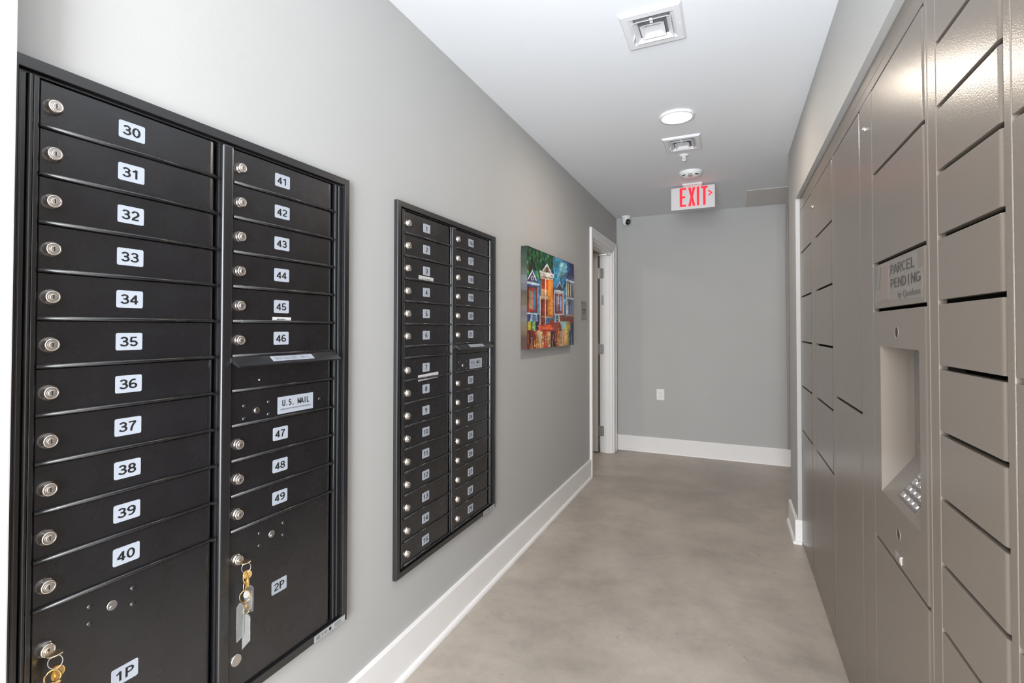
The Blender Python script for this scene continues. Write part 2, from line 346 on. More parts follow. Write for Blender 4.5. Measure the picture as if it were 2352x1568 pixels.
# ------------------------------------------------------------------ mailbox units (built in their own frame: x out of the wall, y along it, z up)
P, ZT = .0898, 1.4208                                       # one door unit, top edge of the first door
C1 = (.0560,.386,.411); C2 = (.4500,.785,.809)              # door left edge, end of its flat face, end of its rolled edge
def frame_sweep(mb, w, h, prof):
    n = len(prof); vs = []
    for cy,cz,sy,sz in ((0,0,1,1),(w,0,-1,1),(w,h,-1,-1),(0,h,1,-1)):
        for dd,x in prof: vs.append((x, cy+sy*dd, cz+sz*dd))
    fs = []
    for i in range(4):
        j = (i+1)%4
        for k in range(n-1): fs.append((i*n+k, j*n+k, j*n+k+1, i*n+k+1))
    mb.add(vs, fs)
def door_mesh(c, z0, z1, lip=True):
    u0,uf,ur = c; g = .0012
    prof = [(-.012,u0),(.006,u0),(.008,u0+.0015),(.008,uf)]
    x,u,th = .008,uf,0.0                                    # rolled edge: eases in, long shallow bend, then turns back sharply
    for t0,t1,s_,n_ in ((0,12,.0030,2),(12,24,.0095,4),(24,90,.0125,5)):
        for k in range(n_):
            th = math.radians(t0+(t1-t0)*(k+.5)/n_); x -= math.sin(th)*s_/n_; u += math.cos(th)*s_/n_; prof.append((x,min(u,ur-.003)))
    prof.append((-.014,ur-.003))
    mb = MB(); n = len(prof); a = z0+g; b = z1-g
    vs = [(x,u,a) for x,u in prof]+[(x,u,b) for x,u in prof]
    mb.add(vs, [(i,(i+1)%n,n+(i+1)%n,n+i) for i in range(n) if not 3 <= i < 14]); mb.add(vs, [(i,i+1,n+i+1,n+i) for i in range(3,14)], 0, True)
    mb.add(vs, [tuple(range(n)),tuple(range(n,2*n))])
    if lip:                                                  # folded lip along the lower edge
        q = [(.002,z0+.0005)]+[(.0105+.0042*math.cos(t),z0+.0047+.0042*math.sin(t)) for t in [-PI/2+PI*k/10 for k in range(11)]]+[(.002,z0+.0089)]
        mb.prism([(x,z) for x,z in q], ((0,u0-.001,0),XV,ZV,YV), uf-u0+.012)
        mb.sm[-len(q):] = [False]+[True]*10+[False]*(len(q)-11)
        mb.prism([(.000,z0+.0005),(.010,z0+.0005),(.011,z0+.006),(.000,z0+.007)], ((0,uf+.011,0),XV,ZV,YV), ur-uf-.009)
    return mb
LOCK = None
def lock_mesh():
    mb = MB()
    mb.lathe([(.0140,0),(.0148,.002),(.0142,.0045),(.0128,.0060),(.0122,.0105),(.0116,.0122),(.0098,.0132),(.0092,.0126)], (0,0,0), 'x', 32)
    mb.lathe([(.0090,.009),(.0088,.0120),(.0078,.0128)], (0,0,0), 'x', 28, 1)
    mb.lathe([(.0058,.0126),(.0058,.0134),(.0050,.0137)], (0,0,0), 'x', 20, 1)
    mb.box(.0136,.01395,-.0008,.0008,-.0040,.0040,2)
    return mb
def add_lock(parent, u, z):
    global LOCK
    if LOCK is None:
        LOCK = lock_mesh().build('lock',['nickel','nickel2','dark'],parent,(.008,u,z)); LOCK['label'] = 'round nickel cam lock'; return LOCK
    o = LOCK.copy(); COL.objects.link(o); o.parent = parent; o.location = (.008,u,z); return o
def number_plate(parent, t, u, z, w=.051, h=.0365):
    mb = MB(); mb.prism(rrect(w,h,.0035), ((.008,u,z),YV,ZV,XV), .0007)
    put_digits(mb, t, ((.00885,u+(-.001 if len(t)>1 else 0),z),YV,ZV), .0208, .0185*len(t)-.001, 1)
    o = mb.build('number_label',['plate','ink'],parent); o['label'] = 'silver white label reading '+t; return o
def rivet(parent, u, z, r=.0052, name='rivet', m='blackframe'):
    mb = MB(); mb.lathe([(r,0),(r*.96,.0012),(r*.7,.0026),(r*.3,.0032)], (.008,u,z), 'x', 16); return mb.build(name,m,parent)
def strip(parent, t, u0, u1, z0, z1, tilt=0.0, small=False):
    mb = MB(); A = Vector((0,math.cos(tilt),math.sin(tilt))); B = Vector((0,-math.sin(tilt),math.cos(tilt)))
    o = Vector((.0088,(u0+u1)/2,(z0+z1)/2)); w = u1-u0; h = z1-z0
    mb.prism(rrect(w,h,.0005,1), (o,A,B,XV), .0005)
    if t: put_text(mb, t, (o+Vector((.0007,0,0)),A,B), h=h*.44, w=w*.56, mi=1)
    else:
        x = -w*.28
        for k in range(7):
            ww = w*random.uniform(.04,.085); mb.prism([(x,-h*.09),(x+ww,-h*.11),(x+ww,h*.1),(x,h*.12)], (o+Vector((.0005,0,0)),A,B,XV), .0002, 1); x += ww+w*.014
    return mb.build('paper_strip',['paper','ink'],parent)
def mail_unit(key, label, cols):
    root = thing('mailbox_unit', label, 'mailbox', (0,MBX[key],MZ), 'built in mailbox units on the left wall')
    f = MB()
    frame_sweep(f, MW, MH, [(0,.0003),(0,.0155),(.0015,.0175),(.0212,.0175),(.0222,.0165),(.0228,.004),(.0255,.003),(.0262,.0075),(.0282,.0075),(.0288,.002),(.0288,-.035)])
    f.rbox(-.035,.007,.0285,.0365,.027,MH-.027,.001); f.rbox(-.03,.0125,.0375,.0455,.027,MH-.027,.0035,3); f.rbox(-.03,.0095,.0465,.0545,.027,MH-.027,.001)
    f.rbox(-.03,.006,.4120,.4165,.027,MH-.027,.001); f.rbox(-.03,.0155,.4172,.4485,.027,MH-.027,.006,3)
    f.rbox(-.03,.010,.8115,.8175,.027,MH-.027,.002); f.rbox(-.03,.006,.8185,.8245,.027,MH-.027,.001); f.rbox(-.03,.011,.8255,.8325,.027,MH-.027,.003,3); f.rbox(-.03,.005,.8340,.8420,.027,MH-.027,.001)
    f.box(-.045,-.028,.02,MW-.02,.02,MH-.02)
    f.build('frame','blackframe',root)
    for ci,(c,rows) in enumerate(zip((C1,C2),cols)):
        z = ZT
        uc = .212 if ci == 0 else .605
        for kind,arg,hh in rows:
            z1 = z; z0 = z-hh*P; z = z0
            if kind == 'box':
                d = door_mesh(c,z0,z1).build('door','black',root); d['label'] = 'narrow black door numbered '+arg
                add_lock(d, c[0]+.0195, z1-.0450); number_plate(d, arg, uc, z1-.0420)
                if (key,arg) == ('far','3'): strip(d,'k scott',uc-.058,uc+.052,z0+.0015,z0+.0245,-.02)
                if (key,arg) == ('far','7'): strip(d,'ms e thomas',uc-.060,uc+.094,z0-.004,z0+.0205,.03)
                if (key,arg) == ('near','45'): strip(d,None,uc-.031,uc+.033,z0+.006,z0+.018)
            elif kind == 'blank':
                door_mesh(c,z0,z1).build('filler_panel','black',root)
            elif kind == 'slot':
                d = door_mesh(c,z0,z1-.004,hh>.7).build('mail_slot_panel','black',root)
                if hh > .7: rivet(d, c[0]+.084, z0+.026, .0035, 'rivet', 'steel')
                fl = MB(); u0,u1 = c[0]-.004,c[2]-.004
                fl.prism([(.006,z1+.001),(.012,z1+.003),(.042,z1-.020),(.0415,z1-.0235),(.039,z1-.0225),(.011,z1-.003),(.006,z1-.004)], ((0,u0+.002,0),XV,ZV,YV), u1-u0)
                for uu in (u0,u1+.002): fl.prism([(.006,z1+.001),(.012,z1+.003),(.042,z1-.020),(.0415,z1-.0245),(.006,z1-.008)], ((0,uu,0),XV,ZV,YV), .002)
                flap = fl.build('mail_flap','blackframe',root); flap['label'] = 'sloping hood over the outgoing mail slot'
                A = Vector(YV); B = Vector((-.030,0,.023)).normalized(); N = Vector((.023,0,.030)).normalized()
                lb = MB(); o = Vector((.027,uc+.026,z1-.0085))+N*.0006
                lb.prism(rrect(.148,.020,.001,1), (o,A,B,N), .0006); put_digits(lb,'OUTGOING MAIL',(o+N*.0008,A,B),.0108,.128,1,.15); lb.build('slot_label',['plate','greyink'],flap)
            elif kind == 'usmail':
                d = door_mesh(c,z0,z1).build('door','black',root); d['label'] = 'master door with the U.S. MAIL plate'
                for uu,zz in ((.4880,-.0385),(.4880,-.0722),(.5640,-.0375),(.5640,-.0715),(.7510,-.0530)): rivet(d, uu, z1+zz)
                k = MB(); k.lathe([(.0088,0),(.0088,.002),(.0078,.0035)], (.008,.5265,z1-.0555), 'x', 20); k.box(.0108,.0118,.5257,.5273,z1-.060,z1-.051,1); k.box(.0108,.0118,.522,.531,z1-.0563,z1-.0547,1); k.build('arrow_lock',['chrome','dark'],d)
                lb = MB(); o = (.008,.6595,z1-.0535); lb.prism(rrect(.130,.0485,.001,1), (o,YV,ZV,XV), .0007)
                put_digits(lb,'U.S. MAIL',((.0089,.6595,z1-.0475),YV,ZV),.0175,.100,1,.17); put_text(lb,'APPROVED BY THE POSTMASTER GENERAL',((.0089,.6595,z1-.0655),YV,ZV),w=.112,h=.0042,mi=1)
                lb.build('mail_label',['plate','ink'],d)
            elif kind == 'parcel':
                d = door_mesh(c,z0,z1,False).build('door','black',root); d['label'] = 'tall black parcel door marked '+arg
                du = .0905 if ci == 0 else .0885
                for uu,zz in ((du,-.030),(du,-.0637),(du+.0785,-.030),(du+.0785,-.0637)): rivet(d, c[0]+uu, z1+zz)
                k = MB(); k.lathe([(.0098,.000),(.0098,.0006),(.0088,.0011)], (.008,c[0]+du+.040,z1-.0472), 'x', 24); k.lathe([(.0040,.0008),(.0030,.0025)], (.008,c[0]+du+.0385,z1-.0505), 'x', 12); k.build('keyhole_cover','steel',d)
                add_lock(d, c[0]+.0205, z1-.0725)
                if ci == 1:
                    k = MB(); k.lathe([(.0148,0),(.0148,.003),(.0138,.0045)], (.008,c[0]+.0205,z1-.3295), 'x', 28); k.build('lock_cap','nickel2',d)
                number_plate(d, arg, uc, z1-.201)
    st = MB(); st.prism(rrect(.131,.0195,.001,1,.7935,.0115), ((.0175,0,0),YV,ZV,XV), .0005)
    for (a,b,z0,z1) in ((.735,.752,.005,.018),(.757,.765,.006,.017),(.768,.780,.007,.016),(.812,.846,.006,.009),(.812,.838,.012,.016)):
        st.prism([(a,z0),(b,z0),(b,z1),(a,z1)], ((.018,0,0),YV,ZV,XV), .0002, 1)
    st.prism(rrect(.009,.011,.004,4,.7935,.0115), ((.018,0,0),YV,ZV,XV), .0002, 2)
    st.build('maker_sticker',['silversticker','greyink','ink'],root)
    return root
B = lambda a,b: [('box',str(k),1) for k in range(a,b+1)]
mail_unit('near','black mailbox unit nearest the camera, doors 30 to 49 and two parcel doors',
    [B(30,40)+[('parcel','1P',4.5)], B(41,46)+[('slot','',1),('usmail','',1)]+B(47,49)+[('parcel','2P',4.5)]])
mail_unit('far','black mailbox unit with doors 1 to 29 beside the house painting',
    [B(1,6)+[('blank','',.5)]+B(7,15), B(16,21)+[('slot','',.5),('usmail','',1)]+B(22,29)])

# ------------------------------------------------------------------ key bunches hanging from the parcel locks
def oval(mb, c, a, b, r, yaw, tilt=0, mi=0, n=20):
    pts = []
    for k in range(n):
        t = 2*PI*k/n; y = a*math.cos(t); z = b*math.sin(t); y,z = y*math.cos(tilt)-z*math.sin(tilt), y*math.sin(tilt)+z*math.cos(tilt)
        pts.append((c[0]+y*math.sin(yaw), c[1]+y*math.cos(yaw), c[2]+z))
    mb.tube(pts, r, 7, True, mi)
def key_in_lock():
    m = MB(); sh = MB()                                     # bow standing out of the lock, lying flat
    t = MB().prism([(.010,-.004),(.016,-.0105),(.026,-.0125),(.033,-.009),(.035,0),(.033,.009),(.026,.0125),(.016,.0105),(.010,.004),(.0047,.004),(.0047,-.004)], ((0,0,-.0012),XV,YV,ZV), .0024)
    m.bevel(t, .0007, 1); return m
def hang_key(mb, o, A, N):
    # key with a round bow and toothed blade hanging along -z
    o = Vector(o); A = Vector(A).normalized(); N = Vector(N).normalized(); Bz = Vector((0,0,1))
    pts = [(.011*math.cos(2*PI*k/20), -.010+.0115*math.sin(2*PI*k/20)) for k in range(20)]
    mb.prism(pts, (o,A,Bz,N), .002)
    mb.prism([(-.004,-.019),(.004,-.019),(.004,-.027),(.0055,-.029),(.0035,-.032),(.0055,-.035),(.0033,-.038),(.005,-.041),(.003,-.044),(0,-.048),(-.003,-.046)], (o,A,Bz,N), .002)
def key_tag(o, A, w, h, skew, N=(1,0,0)):
    a = MB(); A = Vector(A).normalized(); N = Vector(N).normalized(); Bz = Vector((0,0,1))
    poly = [(-w/2,-.008),(-w/2+.006,0),(w/2-.006,0),(w/2,-.008),(w/2,-h+skew),(-w/2,-h-skew)]
    a.prism(poly, (o,A,Bz,N), .0042)
    c = MB(); poly2 = [(-w/2+.003,-.014),(w/2-.003,-.014),(w/2-.003,-h+skew+.006),(-w/2+.003,-h-skew+.006)]
    c.prism(poly2, (Vector(o)+N*.0017,A,Bz,N), .0008)
    return a, c
def key_bunch(label, loc, near):
    k = thing('key_bunch', label, 'keys', loc, 'key bunches in the parcel locks')
    key_in_lock().build('key','keybrass',k)['label'] = 'pale brass key in the lock'
    m = MB(); oval(m,(.027,.000,-.0135),.0105,.0125,.0009,.55); m.build('split_ring','steel',k)
    if near:
        m = MB(); hang_key(m,(.020,.006,-.026),(.3,1,0),(1,-.3,0)); m.build('hanging_key','brass',k)
        m = MB(); hang_key(m,(.025,.003,-.027),(-.2,1,0),(1,.2,0)); m.build('hanging_key','brass',k)
        m = MB(); oval(m,(.030,-.005,-.038),.0115,.0135,.0014,.3,.2); m.build('chain_link','brass',k)
        m = MB(); oval(m,(.031,-.009,-.060),.0125,.0140,.0014,.6,-.3); m.build('chain_link','brass',k)
        tags = [((.024,.006,-.075),(.3,1,0),.020,.060,.004),((.030,-.006,-.074),(1,.5,0),.020,.070,.006)]
    else:
        m = MB(); hang_key(m,(.022,.007,-.024),(.6,1,0),(1,-.6,0)); m.build('hanging_key','brass',k)
        m = MB(); oval(m,(.029,-.003,-.038),.0058,.0135,.0015,.3,.08); m.build('chain_link','brass',k)
        m = MB(); oval(m,(.030,-.006,-.058),.0060,.0110,.0015,-.4,.0); m.build('chain_link','brass',k)
        m = MB(); oval(m,(.031,-.006,-.082),.0125,.0150,.0013,.4,.15); m.build('chain_link','brass',k)
        m = MB(); m.lathe([(.0090,0),(.0095,.001),(.0090,.002)], (.028,.001,-.080), 'x', 20); m.build('disc','whitecard',k)
        m = MB(); oval(m,(.031,-.005,-.102),.0028,.0055,.0009,.2); oval(m,(.031,-.004,-.109),.0028,.0045,.0009,1.4); oval(m,(.031,-.003,-.119),.0080,.0085,.0011,.3); m.build('ring_chain','brass',k)
        tags = [((.020,.013,-.066),(.25,1,0),.022,.068,-.001),((.028,-.017,-.094),(.3,1,0),.017,.088,.006),((.034,-.003,-.126),(.9,.6,0),.018,.078,.010)]
    for o,A,w,h,sk in tags:
        A = Vector(A).normalized(); N = Vector((A.y,-A.x,0))
        a,c = key_tag(o,A,w,h,sk,N); t = a.build('key_tag','acrylic',k); t['label'] = 'clear acrylic key tag'
        if w > .0215: c.build('tag_card','whitecard',t)
zl = MZ+ZT-11*P-.0725
key_bunch('bunch of brass keys with clear tags hanging in the lock of door 2P', (.0175,MBX['near']+C2[0]+.0205,zl), False)
key_bunch('bunch of gold keys hanging in the lock of door 1P at the bottom left', (.0175,MBX['near']+C1[0]+.0205,zl), True)
PAINT=[((140,60,45),[(-0.006,0.25),(1.0,0.356),(0.983,-0.01),(-0.006,0.003)]),
((80,28,22),[(-0.006,0.179),(0.061,0.179),(0.061,0.003),(-0.006,0.003)]),
((120,40,25),[(0.061,0.179),(0.112,0.178),(0.112,0.003),(0.061,0.003)]),
((150,50,30),[(0.112,0.178),(0.151,0.178),(0.151,0.002),(0.112,0.003)]),
((225,130,50),[(0.151,0.178),(0.178,0.178),(0.178,0.002),(0.151,0.002)]),
((215,200,175),[(0.178,0.178),(0.219,0.178),(0.219,0.002),(0.178,0.002)]),
((230,205,160),[(0.219,0.178),(0.253,0.177),(0.253,0.002),(0.219,0.002)]),
((235,190,110),[(0.253,0.177),(0.274,0.177),(0.275,0.002),(0.253,0.002)]),
((170,60,35),[(0.274,0.177),(0.318,0.177),(0.318,0.002),(0.275,0.002)]),
((170,45,30),[(0.318,0.177),(0.354,0.177),(0.354,0.002),(0.318,0.002)]),
((225,130,50),[(0.354,0.177),(0.392,0.176),(0.392,0.002),(0.354,0.002)]),
((205,200,170),[(0.392,0.176),(0.438,0.176),(0.438,0.001),(0.392,0.002)]),
((60,22,28),[(0.438,0.176),(0.557,0.176),(0.557,0.001),(0.438,0.001)]),
((180,60,35),[(0.557,0.176),(0.599,0.175),(0.599,0.001),(0.557,0.001)]),
((225,160,70),[(0.599,0.175),(0.65,0.175),(0.65,0.001),(0.599,0.001)]),
((225,195,170),[(0.65,0.175),(0.721,0.174),(0.72,0.0),(0.65,0.001)]),
((215,150,90),[(0.721,0.174),(0.775,0.174),(0.775,0.0),(0.72,0.0)]),
((190,170,90),[(0.775,0.174),(0.859,0.173),(0.859,-0.0),(0.775,0.0)]),
((40,60,85),[(0.859,0.173),(0.987,0.173),(0.987,-0.001),(0.859,-0.0)]),
((14,40,30),[(-0.008,0.998),(0.517,1.0),(0.485,0.726),(-0.002,0.66)]),
((70,40,28),[(-0.008,0.843),(0.098,0.841),(0.111,0.675),(-0.008,0.645)]),
((30,110,60),[(0.06,0.978),(0.232,0.98),(0.26,0.894),(0.177,0.856),(0.111,0.895)]),
((50,140,80),[(0.151,0.947),(0.218,0.954),(0.232,0.911),(0.177,0.886)]),
((18,80,50),[(0.232,0.987),(0.453,0.979),(0.55,0.883),(0.438,0.832),(0.303,0.902)]),
((60,150,190),[(0.485,0.986),(0.722,1.0),(0.686,0.754),(0.517,0.681),(0.485,0.84)]),
((38,110,165),[(0.392,0.824),(0.517,0.878),(0.583,0.673),(0.501,0.631)]),
((130,190,205),[(0.651,0.952),(0.832,0.995),(0.813,0.894),(0.668,0.785),(0.6,0.792)]),
((190,225,225),[(0.672,0.956),(0.707,0.962),(0.704,0.917),(0.675,0.912)]),
((30,60,120),[(0.722,1.0),(1.02,1.001),(1.009,0.798),(0.813,0.789),(0.87,0.922)]),
((22,24,70),[(0.89,0.988),(1.02,0.998),(1.009,0.816),(0.929,0.859)]),
((40,120,170),[(0.485,0.726),(0.832,0.809),(0.813,0.648),(0.721,0.638),(0.634,0.73),(0.517,0.632)]),
((20,70,60),[(0.721,0.724),(0.813,0.771),(0.813,0.56),(0.739,0.571)]),
((50,110,130),[(0.111,0.778),(0.246,0.785),(0.246,0.587),(0.191,0.641)]),
((62,58,92),[(0.092,0.78),(0.191,0.667),(-0.002,0.663)]),
((225,232,240),[(0.092,0.783),(0.167,0.683),(0.151,0.681),(0.091,0.76),(0.017,0.673),(-0.002,0.665)]),
((200,205,215),[(0.069,0.714),(0.109,0.717),(0.109,0.678),(0.067,0.675)]),
((50,30,40),[(0.078,0.707),(0.098,0.708),(0.098,0.682),(0.077,0.681)]),
((205,225,240),[(-0.006,0.659),(0.221,0.656),(0.221,0.636),(-0.006,0.631)]),
((70,90,140),[(-0.006,0.631),(0.221,0.636),(0.198,0.608),(-0.006,0.603)]),
((90,40,40),[(-0.001,0.603),(0.178,0.617),(0.178,0.364),(-0.001,0.356)]),
((150,60,50),[(0.017,0.598),(0.164,0.608),(0.164,0.371),(0.017,0.364)]),
((150,140,90),[(0.033,0.571),(0.07,0.574),(0.071,0.395),(0.033,0.393)]),
((60,130,170),[(0.099,0.579),(0.144,0.582),(0.144,0.392),(0.099,0.389)]),
((190,120,110),[(0.073,0.569),(0.096,0.571),(0.096,0.389),(0.073,0.388)]),
((170,210,235),[(-0.006,0.603),(0.001,0.603),(0.001,0.349),(-0.006,0.348)]),
((130,170,215),[(0.178,0.624),(0.199,0.627),(0.199,0.357),(0.18,0.357)]),
((225,228,235),[(-0.006,0.355),(0.216,0.354),(0.216,0.345),(-0.006,0.344)]),
((60,55,100),[(-0.006,0.344),(0.216,0.345),(0.216,0.268),(-0.006,0.257)]),
((150,190,215),[(0.067,0.344),(0.171,0.345),(0.191,0.275),(0.048,0.272)]),
((50,70,110),[(0.092,0.338),(0.144,0.339),(0.158,0.281),(0.086,0.28)]),
((150,190,215),[(0.089,0.323),(0.151,0.324),(0.154,0.315),(0.086,0.315)]),
((150,190,215),[(0.089,0.303),(0.154,0.304),(0.156,0.295),(0.086,0.294)]),
((150,120,105),[(0.365,0.89),(0.453,0.802),(0.274,0.797)]),
((80,50,45),[(0.347,0.844),(0.38,0.85),(0.383,0.799),(0.347,0.801)]),
((230,230,228),[(0.365,0.894),(0.463,0.802),(0.441,0.799),(0.365,0.873),(0.289,0.799),(0.263,0.797)]),
((222,218,210),[(0.221,0.796),(0.507,0.799),(0.504,0.778),(0.221,0.773)]),
((205,195,185),[(0.232,0.775),(0.494,0.776),(0.488,0.731),(0.235,0.715)]),
((80,70,70),[(0.246,0.739),(0.485,0.752),(0.485,0.742),(0.246,0.73)]),
((215,110,35),[(0.246,0.716),(0.493,0.73),(0.485,0.33),(0.239,0.321)]),
((150,55,25),[(0.253,0.714),(0.332,0.717),(0.332,0.62),(0.253,0.611)]),
((190,80,30),[(0.347,0.719),(0.392,0.723),(0.392,0.571),(0.347,0.567)]),
((235,145,50),[(0.392,0.713),(0.485,0.718),(0.477,0.37),(0.377,0.334)]),
((200,150,110),[(0.246,0.608),(0.369,0.608),(0.369,0.553),(0.246,0.542)]),
((225,200,170),[(0.221,0.539),(0.38,0.545),(0.38,0.513),(0.221,0.505)]),
((120,40,25),[(0.239,0.501),(0.369,0.51),(0.369,0.333),(0.239,0.329)]),
((165,60,25),[(0.296,0.504),(0.332,0.507),(0.332,0.332),(0.296,0.331)]),
((230,225,220),[(0.221,0.509),(0.235,0.51),(0.235,0.242),(0.221,0.242)]),
((230,225,220),[(0.326,0.72),(0.341,0.722),(0.344,0.239),(0.326,0.239)]),
((225,190,150),[(0.232,0.329),(0.469,0.325),(0.469,0.316),(0.232,0.319)]),
((110,45,35),[(0.235,0.317),(0.326,0.316),(0.326,0.247),(0.235,0.246)]),
((70,110,170),[(0.344,0.315),(0.425,0.315),(0.422,0.256),(0.344,0.255)]),
((180,80,45),[(0.241,0.302),(0.323,0.302),(0.323,0.295),(0.241,0.294)]),
((180,80,45),[(0.241,0.28),(0.323,0.279),(0.323,0.271),(0.241,0.271)]),
((70,66,95),[(0.634,0.734),(0.739,0.649),(0.517,0.632)]),
((190,200,215),[(0.634,0.736),(0.721,0.666),(0.703,0.664),(0.634,0.713),(0.566,0.654),(0.55,0.649)]),
((225,225,230),[(0.51,0.632),(0.73,0.639),(0.73,0.62),(0.51,0.611)]),
((170,175,185),[(0.51,0.611),(0.73,0.62),(0.73,0.6),(0.514,0.59)]),
((140,50,45),[(0.52,0.588),(0.725,0.6),(0.721,0.38),(0.517,0.371)]),
((120,150,190),[(0.563,0.567),(0.603,0.569),(0.603,0.396),(0.563,0.394)]),
((130,160,200),[(0.644,0.571),(0.682,0.573),(0.682,0.404),(0.644,0.402)]),
((225,225,225),[(0.51,0.615),(0.523,0.617),(0.523,0.359),(0.51,0.359)]),
((225,225,225),[(0.71,0.62),(0.726,0.621),(0.726,0.368),(0.71,0.367)]),
((225,225,225),[(0.61,0.593),(0.623,0.594),(0.623,0.477),(0.609,0.476)]),
((210,190,175),[(0.51,0.367),(0.748,0.369),(0.748,0.359),(0.51,0.356)]),
((120,60,40),[(0.65,0.36),(0.757,0.359),(0.757,0.278),(0.65,0.276)]),
((190,205,215),[(0.541,0.36),(0.625,0.361),(0.647,0.276),(0.517,0.273)]),
((60,80,90),[(0.558,0.348),(0.608,0.349),(0.616,0.284),(0.546,0.282)]),
((190,205,215),[(0.549,0.33),(0.616,0.331),(0.616,0.322),(0.549,0.322)]),
((190,205,215),[(0.549,0.307),(0.616,0.307),(0.616,0.299),(0.549,0.299)]),
((88,92,140),[(0.899,0.873),(0.999,0.796),(0.809,0.788)]),
((215,220,230),[(0.798,0.791),(1.009,0.784),(1.009,0.761),(0.798,0.769)]),
((100,110,140),[(0.813,0.767),(1.005,0.756),(0.998,0.365),(0.794,0.357)]),
((190,170,120),[(0.843,0.74),(0.866,0.739),(0.862,0.582),(0.839,0.58)]),
((30,40,55),[(0.87,0.739),(0.893,0.739),(0.889,0.584),(0.866,0.582)]),
((205,185,120),[(0.905,0.739),(0.924,0.739),(0.92,0.587),(0.901,0.586)]),
((30,40,55),[(0.94,0.741),(0.96,0.741),(0.956,0.581),(0.936,0.58)]),
((215,220,220),[(0.801,0.577),(1.0,0.576),(1.0,0.558),(0.801,0.557)]),
((190,180,165),[(0.813,0.534),(0.843,0.536),(0.842,0.377),(0.812,0.376)]),
((40,70,80),[(0.862,0.538),(0.885,0.539),(0.885,0.379),(0.862,0.378)]),
((60,100,110),[(0.912,0.542),(0.936,0.543),(0.936,0.381),(0.912,0.38)]),
((205,210,210),[(0.802,0.769),(0.817,0.771),(0.812,0.358),(0.797,0.357)]),
((175,130,95),[(0.784,0.37),(1.0,0.365),(1.0,0.349),(0.784,0.353)]),
((120,50,40),[(0.812,0.345),(0.889,0.345),(0.888,0.263),(0.812,0.262)]),
((130,60,50),[(0.908,0.346),(1.0,0.345),(1.0,0.283),(0.908,0.29)]),
((130,45,35),[(0.191,0.238),(0.485,0.265),(0.485,0.168),(0.191,0.178)]),
((205,80,40),[(0.205,0.23),(0.453,0.248),(0.469,0.192),(0.205,0.185)]),
((150,190,190),[(0.647,0.284),(0.831,0.288),(0.831,0.183),(0.685,0.183)]),
((180,160,80),[(0.812,0.27),(0.908,0.272),(0.908,0.173),(0.721,0.174)]),
((190,190,60),[(0.017,0.271),(0.063,0.271),(0.063,0.189),(0.017,0.189)]),
((120,190,110),[(0.092,0.269),(0.144,0.268),(0.14,0.182),(0.089,0.184)]),
((50,30,60),[(0.144,0.27),(0.205,0.268),(0.191,0.181),(0.144,0.182)]),
((45,60,100),[(0.908,0.272),(0.988,0.273),(0.983,0.164),(0.908,0.169)])]
# ------------------------------------------------------------------ parcel lockers (own frame: origin at floor on the face plane, -x towards the room)
def locker_door(y0, y1, z0, z1, near_r=.017):
    """pressed door, rounded along its camera-side edge y0"""
    g = .0012; prof = [(.018,y1-g),(.0015,y1-g),(0,y1-g-.002)]
    for k in range(0,8):
        a = PI/2*k/7; prof.append((near_r-near_r*math.cos(a), y0+near_r-near_r*math.sin(a)))
    prof.append((.018,y0))
    n = len(prof); t = MB(); vs = [(x,y,z0) for x,y in prof]+[(x,y,z1) for x,y in prof]
    t.add(vs, [(i,(i+1)%n,n+(i+1)%n,n+i) for i in range(n)]); t.add(vs, [tuple(range(n)),tuple(range(n,2*n))])
    mb = MB(); b = bmesh.new(); bv = [b.verts.new(p) for p in t.v]
    for f in t.f:
        try: b.faces.new([bv[i] for i in f])
        except ValueError: pass
    bmesh.ops.remove_doubles(b, verts=b.verts, dist=1e-6); bmesh.ops.recalc_face_normals(b, faces=b.faces)
    es = [e for e in b.edges if len(e.link_faces)==2 and abs(e.verts[0].co.z-e.verts[1].co.z) < 1e-6 and e.calc_face_angle(0) > 1.2]
    bmesh.ops.bevel(b, geom=es, offset=.0022, segments=2, profile=.5, affect='EDGES', clamp_overlap=True)
    flag = [(-.985 < f.normal.x < -.06 and abs(f.normal.z) < .2) for f in b.faces]
    mb.bm(b, 0); mb.sm = flag; return mb
GZ = .0048
def locker_tower(y0, y1, label, columns, stiles, h=2.126):
    root = thing('parcel_locker', label, 'parcel locker', (XL,y0,0), 'parcel locker towers in the right wall niche')
    L = y1-y0; c = MB()
    c.box(.090,.46,.001,L-.001,.0,h-.002,1)                        # carcass behind the doors
    for a,b in stiles: c.rbox(0,.016,a-y0,b-y0,.0557,2.0933,.0016)
    c.rbox(0,.016,.001,L-.001,2.0935,h,.0016); c.rbox(0,.016,.001,L-.001,.016,.0555,.0016); c.box(.004,.016,.002,L-.002,0,.016)
    c.build('carcass',['locker','lockdark'],root)
    for a,b,cuts in columns:
        for zt,zb,kind in cuts:
            if kind == 'door': locker_door(a-y0,b-y0,zb+GZ,zt-GZ).build('door','locker',root)
            elif kind == 'logo': logo_panel(root,y0,a,b,zb,zt)
            else: control_panel(root,y0,a,b,zb,zt)
    return root
def cam_lock(root, y, z):
    m = MB(); m.lathe([(.0095,0),(.0095,-.002),(.0082,-.0055),(.005,-.0075),(.001,-.008)], (0,y,z), 'x', 20); m.build('lock','chrome',root)['label'] = 'small round chrome lock'
